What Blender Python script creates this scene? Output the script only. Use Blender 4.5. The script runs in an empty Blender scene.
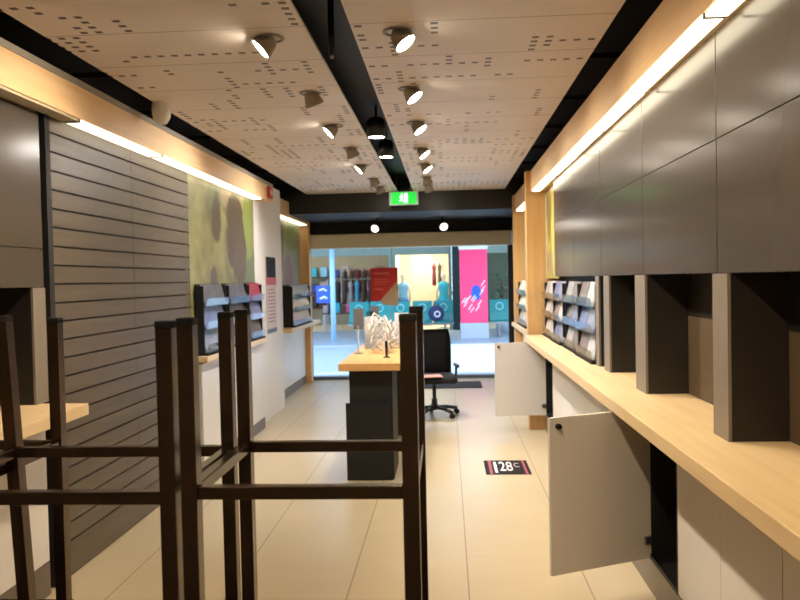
import bpy, bmesh, math, random
from mathutils import Vector, Matrix
random.seed(7)
S = bpy.context.scene
C = S.collection
PI = math.pi

# ------------------------------------------------------------------ materials
def rgb(r, g, b):
    f = lambda c: (c/255/12.92) if c/255 <= .04045 else ((c/255+.055)/1.055)**2.4
    return (f(r), f(g), f(b), 1)

def new_mat(name):
    m = bpy.data.materials.new(name); m.use_nodes = True
    return m, m.node_tree, m.node_tree.nodes['Principled BSDF']

def plain(name, col, rough=.5, metal=0, var=.06, scale=30, spec=.5, bump=0):
    """principled surface with a little procedural tone variation"""
    m, t, b = new_mat(name)
    tc = t.nodes.new('ShaderNodeTexCoord'); n = t.nodes.new('ShaderNodeTexNoise')
    n.inputs['Scale'].default_value = scale; n.inputs['Detail'].default_value = 3
    t.links.new(tc.outputs['Object'], n.inputs['Vector'])
    mx = t.nodes.new('ShaderNodeMix'); mx.data_type = 'RGBA'
    mx.inputs[6].default_value = tuple(c*(1-var) for c in col[:3])+(1,)
    mx.inputs[7].default_value = tuple(min(1, c*(1+var)) for c in col[:3])+(1,)
    t.links.new(n.outputs['Fac'], mx.inputs[0]); t.links.new(mx.outputs[2], b.inputs['Base Color'])
    b.inputs['Roughness'].default_value = rough; b.inputs['Metallic'].default_value = metal
    b.inputs['Specular IOR Level'].default_value = spec
    if bump:
        bp = t.nodes.new('ShaderNodeBump'); bp.inputs['Strength'].default_value = bump
        bp.inputs['Distance'].default_value = .004
        t.links.new(n.outputs['Fac'], bp.inputs['Height']); t.links.new(bp.outputs[0], b.inputs['Normal'])
    return m

def wood(name, c1, c2, axis='Y', rough=.45, scale=1.0):
    m, t, b = new_mat(name)
    tc = t.nodes.new('ShaderNodeTexCoord'); mp = t.nodes.new('ShaderNodeMapping')
    s = {'X': (1.2, 22, 22), 'Y': (22, 1.2, 22), 'Z': (22, 22, 1.2)}[axis]
    mp.inputs['Scale'].default_value = tuple(v*scale for v in s)
    n = t.nodes.new('ShaderNodeTexNoise'); n.inputs['Scale'].default_value = 1
    n.inputs['Detail'].default_value = 5; n.inputs['Distortion'].default_value = .6
    t.links.new(tc.outputs['Object'], mp.inputs[0]); t.links.new(mp.outputs[0], n.inputs['Vector'])
    r = t.nodes.new('ShaderNodeValToRGB')
    r.color_ramp.elements[0].position = .3; r.color_ramp.elements[0].color = c1
    r.color_ramp.elements[1].position = .7; r.color_ramp.elements[1].color = c2
    t.links.new(n.outputs['Fac'], r.inputs[0]); t.links.new(r.outputs[0], b.inputs['Base Color'])
    b.inputs['Roughness'].default_value = rough
    return m

def emit(name, col, strength):
    m, t, b = new_mat(name)
    b.inputs['Base Color'].default_value = col
    b.inputs['Emission Color'].default_value = col
    b.inputs['Emission Strength'].default_value = strength
    return m

def math_node(t, op, a, b=None, c=None):
    n = t.nodes.new('ShaderNodeMath'); n.operation = op
    for i, v in enumerate((a, b, c)):
        if v is None: continue
        if isinstance(v, (int, float)): n.inputs[i].default_value = v
        else: t.links.new(v, n.inputs[i])
    return n.outputs[0]

def mix_col(t, fac, a, b):
    mx = t.nodes.new('ShaderNodeMix'); mx.data_type = 'RGBA'
    t.links.new(fac, mx.inputs[0])
    for i, v in ((6, a), (7, b)):
        if isinstance(v, tuple): mx.inputs[i].default_value = v
        else: t.links.new(v, mx.inputs[i])
    return mx.outputs[2]

def tile_floor():
    m, t, b = new_mat('beige_floor_tile')
    tc = t.nodes.new('ShaderNodeTexCoord'); sp = t.nodes.new('ShaderNodeSeparateXYZ')
    t.links.new(tc.outputs['Object'], sp.inputs[0])
    def line(o, off, per, w):
        v = math_node(t, 'DIVIDE', math_node(t, 'SUBTRACT', o, off), per)
        f = math_node(t, 'FRACT', v)
        d = math_node(t, 'ABSOLUTE', math_node(t, 'SUBTRACT', f, .5))
        return math_node(t, 'GREATER_THAN', d, .5 - w/per/2)
    gx = line(sp.outputs['X'], .083, .618, .007)
    gy = line(sp.outputs['Y'], 4.345, .595, .005)
    n = t.nodes.new('ShaderNodeTexNoise'); n.inputs['Scale'].default_value = 2.2; n.inputs['Detail'].default_value = 6
    t.links.new(tc.outputs['Object'], n.inputs['Vector'])
    base = mix_col(t, n.outputs['Fac'], rgb(178, 160, 127), rgb(192, 176, 144))
    c1 = mix_col(t, math_node(t, 'MULTIPLY', gy, .35), base, rgb(140, 118, 92))
    c2 = mix_col(t, math_node(t, 'MULTIPLY', gx, .8), c1, rgb(112, 88, 66))
    t.links.new(c2, b.inputs['Base Color'])
    b.inputs['Roughness'].default_value = .3; b.inputs['Specular IOR Level'].default_value = .45
    return m

def perforated_ceiling():
    m, t, b = new_mat('perforated_birch_ceiling')
    tc = t.nodes.new('ShaderNodeTexCoord'); sp = t.nodes.new('ShaderNodeSeparateXYZ')
    t.links.new(tc.outputs['Object'], sp.inputs[0])
    px, py = .072, .068
    ux = math_node(t, 'DIVIDE', sp.outputs['X'], px); uy = math_node(t, 'DIVIDE', math_node(t, 'SUBTRACT', sp.outputs['Y'], 3.57), py)
    ix = math_node(t, 'FLOOR', ux); iy = math_node(t, 'FLOOR', uy)
    dx = math_node(t, 'ABSOLUTE', math_node(t, 'SUBTRACT', math_node(t, 'FRACT', ux), .5))
    dy = math_node(t, 'ABSOLUTE', math_node(t, 'SUBTRACT', math_node(t, 'FRACT', uy), .5))
    inx = math_node(t, 'LESS_THAN', dx, .24); iny = math_node(t, 'LESS_THAN', dy, .22)
    def rnd(a, bb, seed):
        cv = t.nodes.new('ShaderNodeCombineXYZ')
        for i, v in enumerate((a, bb, seed)):
            if isinstance(v, (int, float)): cv.inputs[i].default_value = v
            else: t.links.new(v, cv.inputs[i])
        w = t.nodes.new('ShaderNodeTexWhiteNoise'); w.noise_dimensions = '3D'
        t.links.new(cv.outputs[0], w.inputs['Vector']); return w.outputs['Value']
    iy4 = math_node(t, 'FLOOR', math_node(t, 'DIVIDE', iy, 4.0)); ix8 = math_node(t, 'FLOOR', math_node(t, 'DIVIDE', ix, 6.0))
    runs = math_node(t, 'MULTIPLY', math_node(t, 'GREATER_THAN', rnd(ix, iy4, 1.5), .78),
                     math_node(t, 'GREATER_THAN', rnd(ix8, iy4, 5.5), .35))
    rows = math_node(t, 'MULTIPLY', math_node(t, 'GREATER_THAN', rnd(0.0, iy, 2.5), .78),
                     math_node(t, 'GREATER_THAN', rnd(ix8, iy, 3.5), .45))
    any_ = math_node(t, 'MAXIMUM', runs, rows)
    keep = math_node(t, 'GREATER_THAN', rnd(ix, iy, 4.5), .16)
    hole = math_node(t, 'MULTIPLY', math_node(t, 'MULTIPLY', any_, keep), math_node(t, 'MULTIPLY', inx, iny))
    # panel joints across the shop
    v = math_node(t, 'DIVIDE', math_node(t, 'SUBTRACT', sp.outputs['Y'], 3.57), .54)
    d = math_node(t, 'ABSOLUTE', math_node(t, 'SUBTRACT', math_node(t, 'FRACT', v), .5))
    joint = math_node(t, 'GREATER_THAN', d, .492)
    n = t.nodes.new('ShaderNodeTexNoise'); n.inputs['Scale'].default_value = 1; n.inputs['Detail'].default_value = 4
    mp = t.nodes.new('ShaderNodeMapping'); mp.inputs['Scale'].default_value = (1.5, 14, 1)
    t.links.new(tc.outputs['Object'], mp.inputs[0]); t.links.new(mp.outputs[0], n.inputs['Vector'])
    base = mix_col(t, n.outputs['Fac'], rgb(238, 222, 210), rgb(246, 234, 224))
    c1 = mix_col(t, math_node(t, 'MULTIPLY', joint, .55), base, rgb(96, 64, 40))
    c2 = mix_col(t, math_node(t, 'MULTIPLY', hole, .92), c1, rgb(44, 22, 12))
    t.links.new(c2, b.inputs['Base Color']); b.inputs['Roughness'].default_value = .5
    return m

def slat_mat():
    return wood('taupe_slatwall', rgb(82, 71, 58), rgb(95, 84, 69), 'Y', .38)

def laminate(name, c, rough):
    m, t, b = new_mat(name)
    tc = t.nodes.new('ShaderNodeTexCoord'); mp = t.nodes.new('ShaderNodeMapping')
    mp.inputs['Scale'].default_value = (1, 1, 3)
    n = t.nodes.new('ShaderNodeTexNoise'); n.inputs['Scale'].default_value = 1.5
    t.links.new(tc.outputs['Object'], mp.inputs[0]); t.links.new(mp.outputs[0], n.inputs['Vector'])
    col = mix_col(t, n.outputs['Fac'], tuple(x*.95 for x in c[:3])+(1,), tuple(min(1, x*1.05) for x in c[:3])+(1,))
    t.links.new(col, b.inputs['Base Color'])
    b.inputs['Roughness'].default_value = rough; b.inputs['Metallic'].default_value = .15; b.inputs['Specular IOR Level'].default_value = .4
    return m

def glass_mat(name, tint=(1, 1, 1, 1), refl=.5):
    m = bpy.data.materials.new(name); m.use_nodes = True; t = m.node_tree; t.nodes.clear()
    o = t.nodes.new('ShaderNodeOutputMaterial'); tr = t.nodes.new('ShaderNodeBsdfTransparent'); g = t.nodes.new('ShaderNodeBsdfGlossy')
    tr.inputs[0].default_value = tint; g.inputs['Roughness'].default_value = .03
    lw = t.nodes.new('ShaderNodeFresnel'); lw.inputs['IOR'].default_value = 1.45
    mx = t.nodes.new('ShaderNodeMixShader')
    t.links.new(math_node(t, 'MULTIPLY', lw.outputs[0], refl), mx.inputs[0])
    t.links.new(tr.outputs[0], mx.inputs[1]); t.links.new(g.outputs[0], mx.inputs[2]); t.links.new(mx.outputs[0], o.inputs[0])
    return m

def poster_mat(name, bg1, bg2, blobs, rough=.35):
    """blurred landscape print: (y, z, radius_y, radius_z, colour) soft shapes on a mottled ground; coordinates in the poster's own plane"""
    m, t, b = new_mat(name)
    tc = t.nodes.new('ShaderNodeTexCoord'); sp = t.nodes.new('ShaderNodeSeparateXYZ')
    n = t.nodes.new('ShaderNodeTexNoise'); n.inputs['Scale'].default_value = 3.5; n.inputs['Detail'].default_value = 4
    t.links.new(tc.outputs['Object'], n.inputs['Vector'])
    n2 = t.nodes.new('ShaderNodeTexNoise'); n2.inputs['Scale'].default_value = 5; n2.inputs['Detail'].default_value = 6
    t.links.new(tc.outputs['Object'], n2.inputs['Vector'])
    t.links.new(tc.outputs['Object'], sp.inputs[0])
    rp = t.nodes.new('ShaderNodeValToRGB'); rp.color_ramp.elements[0].position = .38; rp.color_ramp.elements[1].position = .62
    rp.color_ramp.elements[0].color = bg1; rp.color_ramp.elements[1].color = bg2
    t.links.new(n.outputs['Fac'], rp.inputs[0]); col = rp.outputs[0]
    n3 = t.nodes.new('ShaderNodeTexNoise'); n3.inputs['Scale'].default_value = 16; n3.inputs['Detail'].default_value = 4
    t.links.new(tc.outputs['Object'], n3.inputs['Vector'])
    wob = math_node(t, 'MULTIPLY', math_node(t, 'SUBTRACT', n2.outputs['Fac'], .5), 1.6)
    for y, z, ry, rz, c in blobs:
        a = math_node(t, 'POWER', math_node(t, 'ABSOLUTE', math_node(t, 'DIVIDE', math_node(t, 'SUBTRACT', sp.outputs['Y'], y), ry)), 2)
        e = math_node(t, 'POWER', math_node(t, 'ABSOLUTE', math_node(t, 'DIVIDE', math_node(t, 'SUBTRACT', sp.outputs['Z'], z), rz)), 2)
        d = math_node(t, 'ADD', math_node(t, 'ADD', a, e), wob)
        mr = t.nodes.new('ShaderNodeMapRange'); mr.inputs[1].default_value = 1.12; mr.inputs[2].default_value = .84
        t.links.new(d, mr.inputs[0])
        col = mix_col(t, mr.outputs[0], col, c)
    col = mix_col(t, math_node(t, 'MULTIPLY', n3.outputs['Fac'], .45), col, bg1)
    t.links.new(col, b.inputs['Base Color']); b.inputs['Roughness'].default_value = rough
    return m

M = {}
M['floor'] = tile_floor()
M['ceil'] = perforated_ceiling()
M['black'] = plain('black_paint', rgb(14, 13, 13), .6)
M['soffit'] = plain('black_soffit_paint', rgb(24, 22, 20), .45)
M['birch'] = wood('birch_panel', rgb(222, 182, 132), rgb(234, 198, 150), 'Y', .42)
M['birch_z'] = wood('birch_upright', rgb(208, 160, 100), rgb(222, 178, 118), 'Z', .42)
M['counter'] = wood('pale_counter_wood', rgb(218, 188, 140), rgb(230, 204, 160), 'Y', .38)
M['table'] = wood('display_table_wood', rgb(214, 160, 96), rgb(228, 180, 116), 'Y', .35)
M['slat'] = slat_mat()
M['groove'] = plain('slat_groove', rgb(52, 44, 36), .7)
M['lam'] = laminate('grey_satin_laminate', rgb(74, 67, 62), .2)
M['lam_edge'] = plain('grey_edge', rgb(126, 117, 106), .4)
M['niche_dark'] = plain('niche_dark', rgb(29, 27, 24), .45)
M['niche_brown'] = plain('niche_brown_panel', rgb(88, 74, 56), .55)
M['white_cab'] = plain('white_cabinet', rgb(226, 220, 212), .35, var=.02)
M['white'] = plain('white_paint', rgb(232, 226, 220), .5, var=.02)
M['white_pl'] = plain('white_plastic', rgb(240, 236, 226), .3, var=.02)
M['kick'] = plain('grey_kick', rgb(120, 108, 94), .4)
M['kick_dark'] = plain('taupe_kick', rgb(104, 92, 80), .4)
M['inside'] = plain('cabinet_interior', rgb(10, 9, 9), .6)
M['bronze'] = plain('dark_bronze_tube', rgb(88, 72, 57), .24, .8, var=.1)
M['vinyl'] = plain('black_vinyl', rgb(22, 20, 19), .4, bump=.1)
M['rubber'] = plain('black_rubber', rgb(14, 14, 14), .7)
M['chair_fab'] = plain('black_chair_fabric', rgb(17, 17, 18), .8, scale=200, bump=.3)
M['chair_pl'] = plain('black_chair_plastic', rgb(20, 20, 21), .35)
M['steel'] = plain('brushed_steel', rgb(150, 150, 150), .3, .9)
M['alu'] = plain('anodised_frame', rgb(96, 92, 90), .4, .6)
M['darkframe'] = plain('dark_shopfront_frame', rgb(46, 42, 44), .4, .4)
M['greytrim'] = plain('grey_trim', rgb(140, 132, 120), .5)
M['header'] = plain('beige_shutter_box', rgb(226, 212, 182), .5)
M['lampgrey'] = plain('lamp_grey_shell', rgb(150, 142, 130), .35, .3)
M['lampblack'] = plain('lamp_black_shell', rgb(16, 16, 16), .4)
M['led'] = emit('led_diffuser', (1, .90, .66, 1), 4.5)
M['led_left'] = emit('led_diffuser_left', (1, .90, .66, 1), 2.4)
M['led_off'] = plain('led_diffuser_off', rgb(180, 168, 140), .4)
M['lampface'] = emit('lamp_lens', (1, .90, .74, 1), 40)
M['lampsoft'] = emit('small_lamp_lens', (1, .93, .82, 1), 3.5)
M['lampdim'] = emit('lamp_lens_turned_off', (.8, .75, .6, 1), .05)
M['exit_green'] = emit('exit_green', rgb(20, 200, 60), 1.1)
M['exit_white'] = emit('exit_white', rgb(215, 255, 230), 1.6)
M['exit_case'] = plain('exit_case', rgb(190, 220, 215), .4)
M['glass'] = glass_mat('shop_window_glass', (.94, .97, 1, 1), .5)
M['acrylic'] = glass_mat('clear_acrylic', (.93, .96, .97, 1), .6)
M['red'] = plain('sign_red', rgb(196, 34, 26), .4, var=.02)
M['redtext'] = plain('sign_pale_red_print', rgb(222, 96, 84), .4, var=.02)
M['tan'] = plain('sign_tan', rgb(190, 160, 124), .4, var=.02)
M['firered'] = plain('fire_call_red', rgb(188, 48, 36), .4)
M['ink_black'] = plain('print_black', rgb(24, 20, 20), .7, spec=.2)
M['ink_navy'] = plain('print_navy', rgb(66, 62, 84), .4)
M['ink_grey'] = plain('print_grey', rgb(206, 190, 182), .5)
M['ink_white'] = plain('print_white', rgb(228, 226, 222), .5)
M['ink_pink'] = plain('print_pink_red', rgb(156, 62, 80), .5)
M['pinkpaper'] = plain('pink_paper', rgb(222, 168, 164), .6)
M['mat'] = plain('charcoal_mat', rgb(26, 25, 26), .95, scale=300, bump=.5)
M['cable'] = plain('white_cable', rgb(226, 220, 212), .3)
M['pave'] = plain('pale_pavement', rgb(160, 176, 190), .5, scale=4, var=.08)
M['threshold'] = plain('threshold_metal', rgb(92, 104, 116), .45, .5)
M['teal'] = plain('teal_bench_metal', rgb(20, 140, 140), .35)
M['teal_lt'] = plain('pale_teal_ring', rgb(150, 214, 214), .4)
M['pink'] = plain('hot_pink_panel', rgb(244, 60, 112), .4, var=.03)
M['concrete'] = plain('pale_plinth', rgb(170, 178, 190), .6)
M['blue'] = plain('sign_blue', rgb(32, 84, 214), .4)
M['ltblue'] = plain('pale_blue_post', rgb(166, 205, 240), .4)
M['navy'] = plain('navy_fabric', rgb(32, 40, 84), .7)
M['cream'] = plain('shop_cream', rgb(226, 214, 184), .6)
M['khaki'] = plain('shop_khaki', rgb(176, 166, 134), .6)
M['mint'] = plain('pale_green_frame', rgb(150, 166, 150), .5)
M['darkgreen'] = plain('dark_green_column', rgb(16, 44, 42), .5)
M['darkshop'] = plain('dark_shop_wall', rgb(70, 84, 74), .6)
M['skin'] = plain('mannequin_shell', rgb(220, 208, 190), .4)

# ------------------------------------------------------------------ helpers
class MB:
    def __init__(self): self.bm = bmesh.new()
    def box(self, x0, x1, y0, y1, z0, z1, bev=0, mtx=None):
        b2 = bmesh.new()
        vs = [b2.verts.new((x, y, z)) for x in (x0, x1) for y in (y0, y1) for z in (z0, z1)]
        for f in ((0, 1, 3, 2), (4, 6, 7, 5), (0, 4, 5, 1), (2, 3, 7, 6), (0, 2, 6, 4), (1, 5, 7, 3)):
            b2.faces.new([vs[i] for i in f])
        bmesh.ops.recalc_face_normals(b2, faces=b2.faces)
        if bev: bmesh.ops.bevel(b2, geom=list(b2.edges), offset=bev, segments=2, affect='EDGES', profile=.5)
        self._merge(b2, mtx); return self
    def _merge(self, b2, mtx=None):
        if mtx is not None: bmesh.ops.transform(b2, matrix=mtx, verts=b2.verts)
        me = bpy.data.meshes.new('t'); b2.to_mesh(me); b2.free()
        self.bm.from_mesh(me); bpy.data.meshes.remove(me)
    def lathe(self, prof, seg=24, mtx=None, cap=True, sx=1, sy=1):
        """profile [(r,z)...] revolved about local z"""
        b2 = bmesh.new(); rings = []
        for r, z in prof:
            rings.append([b2.verts.new((r*sx*math.cos(2*PI*i/seg), r*sy*math.sin(2*PI*i/seg), z)) for i in range(seg)])
        for a, b in zip(rings, rings[1:]):
            for i in range(seg):
                b2.faces.new((a[i], a[(i+1) % seg], b[(i+1) % seg], b[i]))
        if cap:
            for r in (rings[0], rings[-1]):
                if (r[0].co-r[seg//2].co).length > 1e-5: b2.faces.new(r)
        bmesh.ops.remove_doubles(b2, verts=b2.verts, dist=1e-6)
        bmesh.ops.recalc_face_normals(b2, faces=b2.faces)
        self._merge(b2, mtx); return self
    def tube(self, pts, r, seg=8, square=False):
        """a round bar through the points"""
        b2 = bmesh.new(); rings = []; n = len(pts); pts = [Vector(p) for p in pts]
        for i, p in enumerate(pts):
            d = (pts[min(i+1, n-1)]-pts[max(i-1, 0)]).normalized()
            up = Vector((0, 0, 1)) if abs(d.z) < .95 else Vector((0, 1, 0))
            u = d.cross(up).normalized(); v = d.cross(u)
            k = 4 if square else seg
            off = PI/4 if square else 0
            rr = r*math.sqrt(2) if square else r
            rings.append([b2.verts.new(p+u*rr*math.cos(2*PI*j/k+off)+v*rr*math.sin(2*PI*j/k+off)) for j in range(k)])
        k = len(rings[0])
        for a, b in zip(rings, rings[1:]):
            for j in range(k): b2.faces.new((a[j], a[(j+1) % k], b[(j+1) % k], b[j]))
        b2.faces.new(rings[0]); b2.faces.new(rings[-1])
        bmesh.ops.recalc_face_normals(b2, faces=b2.faces)
        self._merge(b2); return self
    def prism(self, poly, axis, a, b):
        """polygon (2-D) extruded along axis from a to b; poly coords are the other two axes in order"""
        b2 = bmesh.new()
        def P(p, t):
            return {'X': (t, p[0], p[1]), 'Y': (p[0], t, p[1]), 'Z': (p[0], p[1], t)}[axis]
        A = [b2.verts.new(P(p, a)) for p in poly]; B = [b2.verts.new(P(p, b)) for p in poly]; n = len(poly)
        b2.faces.new(A); b2.faces.new(B)
        for i in range(n): b2.faces.new((A[i], A[(i+1) % n], B[(i+1) % n], B[i]))
        bmesh.ops.recalc_face_normals(b2, faces=b2.faces)
        self._merge(b2); return self
    def build(self, name, mat, parent=None, smooth=False, kind=None):
        me = bpy.data.meshes.new(name); self.bm.to_mesh(me); self.bm.free()
        me.materials.append(M[mat] if isinstance(mat, str) else mat)
        if smooth:
            for p in me.polygons: p.use_smooth = True
        o = bpy.data.objects.new(name, me); C.objects.link(o)
        if parent: o.parent = parent
        if kind: o['kind'] = kind
        return o

def box(name, mat, x0, x1, y0, y1, z0, z1, parent=None, bev=0, kind=None):
    return MB().box(x0, x1, y0, y1, z0, z1, bev).build(name, mat, parent, kind=kind)

def tag(o, label, cat, group=None):
    o['label'] = label; o['category'] = cat
    if group: o['group'] = group
    return o

def thing(name, label, cat, loc=(0, 0, 0), rz=0, group=None):
    o = bpy.data.objects.new(name, None); C.objects.link(o); o.empty_display_size = .1
    o.location = loc; o.rotation_euler = (0, 0, rz)
    return tag(o, label, cat, group)

def copy_tree(o, parent=None):
    c = o.copy(); C.objects.link(c)
    if parent: c.parent = parent
    for ch in list(o.children): copy_tree(ch, c)
    return c

def dup(o, label, loc=None, rz=None):
    c = copy_tree(o); c['label'] = label
    if loc is not None: c.location = loc
    if rz is not None: c.rotation_euler = (0, 0, rz)
    return c

def text_mesh(body, size, mat, parent, mtx, name='lettering', depth=.002):
    cu = bpy.data.curves.new('txt', 'FONT'); cu.body = body; cu.size = size; cu.extrude = depth
    cu.align_x = 'CENTER'; cu.align_y = 'CENTER'
    to = bpy.data.objects.new('txt', cu); C.objects.link(to)
    dg = bpy.context.evaluated_depsgraph_get(); me = bpy.data.meshes.new_from_object(to.evaluated_get(dg))
    bpy.data.objects.remove(to); bpy.data.curves.remove(cu)
    me.transform(mtx); me.name = name; me.materials.clear(); me.materials.append(M[mat])
    o = bpy.data.objects.new(name, me); C.objects.link(o); o.parent = parent
    return o

# ------------------------------------------------------------------ camera
yaw, pitch, roll = .06189326, .02664771, -.02095227
cy, sy, cp, sp_, cr, sr = math.cos(yaw), math.sin(yaw), math.cos(pitch), math.sin(pitch), math.cos(roll), math.sin(roll)
Ry = Matrix(((cy, 0, sy), (0, 1, 0), (-sy, 0, cy)))
Rx = Matrix(((1, 0, 0), (0, cp, -sp_), (0, sp_, cp)))
Rz = Matrix(((cr, -sr, 0), (sr, cr, 0), (0, 0, 1)))
R = Rz @ Rx @ Ry
w = lambda v: Vector((v[0], v[2], -v[1]))
right, down, fwd = w(R[0]), w(R[1]), w(R[2])
cam_d = bpy.data.cameras.new('camera'); cam = bpy.data.objects.new('camera', cam_d); C.objects.link(cam)
mw = Matrix.Identity(4)
for i in range(3):
    mw[i][0] = right[i]; mw[i][1] = -down[i]; mw[i][2] = -fwd[i]
mw.translation = Vector((0, 0, 1.6))
cam.matrix_world = mw
cam_d.sensor_width = 36; cam_d.lens = 760/800*36; cam_d.clip_start = .05; cam_d.clip_end = 200
cam_d.dof.use_dof = True; cam_d.dof.focus_distance = 2.6; cam_d.dof.aperture_fstop = 5.6
S.camera = cam

# ------------------------------------------------------------------ the room shell
st = dict(kind='structure')
WL, WR, YB, YF = -2.55, 1.42, -1.7, 12.35
box('floor', 'floor', WL, WR, YB, YF-.1, -.1, 0, **st)
box('wall_left', 'white', WL-.1, WL, YB, YF, 0, 3.1, **st)
box('wall_right', 'white', WR, WR+.1, YB, YF, 0, 3.1, **st)
box('wall_back', 'white', WL-.1, WR+.1, YB-.1, YB, 0, 3.1, **st)
box('ceiling', 'black', WL-.1, WR+.1, YB-.1, YF, 3.0, 3.1, **st)
box('ceiling', 'ceil', -1.9, -.645, YB, 10.38, 2.8, 2.815, **st)
box('ceiling', 'ceil', -.43, .805, YB, 10.38, 2.8, 2.815, **st)
# black dropped bulkhead, soffit and front lintel
box('trim_1', 'soffit', WL, WR, 10.4, 10.46, 2.53, 3.0, **st)
box('trim_2', 'black', WL, WR, 10.46, YF-.12, 2.53, 2.56, **st)
box('trim_3', 'black', WL, WR, YF-.12, YF, 2.34, 2.56, **st)
# upstairs of our own building front, outside
box('wall_front', 'soffit', -6, 5, YF, YF+.25, 2.36, 5.2, **st)
tag(box('shutter_box', 'header', -2.27, 1.03, YF-.28, YF, 2.12, 2.345, bev=.008), 'beige roller shutter box running across the top of the shopfront glass', 'shutter')

# wooden bulkheads
box('trim_4', 'birch', .89, WR, YB, 8.0, 2.49, 2.70, **st)      # right
box('trim_5', 'birch', WL, -1.99, YB, 8.72, 2.52, 2.695, **st)   # left
box('trim_6', 'greytrim', WL, -1.985, YB, 8.72, 2.695, 2.73, **st)
box('trim_7', 'birch', .93, WR, 8.14, 10.3, 2.49, 2.70, **st)
box('trim_8', 'birch', WL, -2.15, 9.6, 11.85, 2.49, 2.70, **st)
# uprights
box('trim_9', 'birch_z', .84, WR, 8.0, 8.14, 0, 2.70, **st)
box('trim_10', 'birch_z', .905, WR, 10.3, 10.4, 0, 2.70, **st)
box('trim_11', 'birch_z', WL, -2.155, 11.85, 12.0, 0, 2.53, **st)
# right niche back: brown panel below, dark above
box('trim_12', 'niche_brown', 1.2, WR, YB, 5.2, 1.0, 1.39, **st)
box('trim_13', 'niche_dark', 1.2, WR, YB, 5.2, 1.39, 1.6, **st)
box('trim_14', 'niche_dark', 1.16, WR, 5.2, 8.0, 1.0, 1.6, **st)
# left niche back
box('trim_15', 'niche_dark', WL, -2.4, YB, 3.86, 1.0, 1.6, **st)
# wall faces behind posters
box('trim_16', 'niche_dark', 1.05, WR, 7.12, 8.0, 1.6, 2.49, **st)
box('trim_17', 'niche_dark', 1.06, WR, 8.14, 10.3, 0, 2.49, **st)
box('trim_18', 'white', WL, -2.12, 6.12, 8.26, 0, 2.52, **st)
box('trim_19', 'white', WL, -2.1, 8.26, 8.72, 0, 2.52, **st)
box('trim_20', 'white', WL, -2.1, 8.72, 9.6, 0, 2.76, **st)
box('trim_21', 'white', WL, -2.3, 9.6, 11.85, 0, 2.49, **st)
box('trim_22', 'darkframe', 1.06, WR, 10.4, YF, 0, 2.53, **st)
box('trim_23', 'greytrim', WL, -2.3, 12.0, YF, 0, 2.53, **st)

TNB = 50
for k in range(9):
    TNB += 1; box('trim_%d' % TNB, 'soffit', .8, WR, 2.4+1.0*k, 2.415+1.0*k, 2.83, 2.86, **st)
    TNB += 1; box('trim_%d' % TNB, 'soffit', WL, -1.9, 2.4+1.0*k, 2.415+1.0*k, 2.83, 2.86, **st)
# slatwall on the left: one board with its grooves
box('trim_26', 'black', WL, -2.165, 3.87, 6.12, 0, 2.52, **st)
f = MB()
lv = [0.0]
zz = .197
while zz < 2.49: lv.append(zz); zz += .1013
lv.append(2.52)
for a, b in zip(lv, lv[1:]):
    f.box(-2.141, -2.1, 3.935, 5.0, a+.005, b-.005); f.box(-2.14, -2.1, 5.003, 6.12, a+.005, b-.005)
sw = thing('slatwall', 'taupe slatwall with dark horizontal grooves on the left wall, floor to light strip', 'slatwall', (0, 0, 0))
f.build('slat_board', 'slat', sw)
box('groove_backing', 'groove', -2.16, -2.141, 3.935, 6.12, 0, 2.52, sw)
box('edge_post', 'black', -2.14, -2.085, 3.88, 3.93, 0, 2.52, sw)

# shopfront glazing
win = bpy.data.objects.new('window_1', None); C.objects.link(win); win['kind'] = 'structure'
for i, (a, b) in enumerate(((-2.2, -1.02), (-1.0, .02), (.04, .98))):
    box('pane', 'glass', a, b, 12.26, 12.27, .05, 2.12, win)
box('frame', 'alu', -2.3, -2.2, 12.22, 12.31, 0, 2.12, win); box('frame', 'darkframe', .98, 1.06, 12.22, 12.31, 0, 2.12, win)
box('sill', 'threshold', -2.3, 1.06, 12.2, 12.35, 0, .05, win)

# ------------------------------------------------------------------ light strips under the bulkheads
def led(x0, x1, y0, y1, label, on=True, z=2.476):
    t = thing('light_strip', label, 'strip light', ((x0+x1)/2, (y0+y1)/2, z), 0, 'light strips under the wooden bulkheads')
    hx, hy = (x1-x0)/2, (y1-y0)/2
    box('diffuser', ('led' if x0 > 0 else 'led_left') if on else 'led_off', -hx, hx, -hy+.008, hy-.008, 0, .014, t)
    box('end_cap', 'greytrim', -hx, hx, -hy, -hy+.008, -.003, .014, t)
    box('end_cap', 'greytrim', -hx, hx, hy-.008, hy, -.003, .014, t)
    return t
ys = [.55, 1.62, 2.69, 3.75, 4.71, 5.62, 6.67, 7.9]
nm = ['above the camera end of the right cabinets', 'over the nearest grey wall cabinet on the right', 'over the second grey wall cabinet on the right', 'over the third grey wall cabinet on the right', 'over the fourth grey wall cabinet on the right', 'over the fifth grey wall cabinet on the right', 'over the green poster on the right']
for i in range(7):
    o_ = .006 if i % 2 else 0
    led(.895+o_, .968+o_, ys[i], ys[i+1], 'glowing warm white light strip '+nm[i])
led(-2.09, -2.0, 2.9, 4.08, 'unlit pale strip light over the grey left wall cabinet', False, z=2.506)
led(-2.09, -2.0, 4.1, 5.3, 'glowing light strip over the near half of the slatwall', z=2.506)
led(-2.085, -1.995, 5.31, 6.75, 'glowing light strip over the far half of the slatwall', z=2.506)
led(-2.09, -2.0, 6.76, 8.2, 'glowing light strip over the large olive poster on the left', z=2.506)
led(-2.27, -2.17, 9.7, 11.8, 'short glowing light strip over the far poster by the shopfront, left side')
led(.94, 1.03, 8.2, 10.2, 'short glowing light strip behind the wooden upright, right side')

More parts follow.
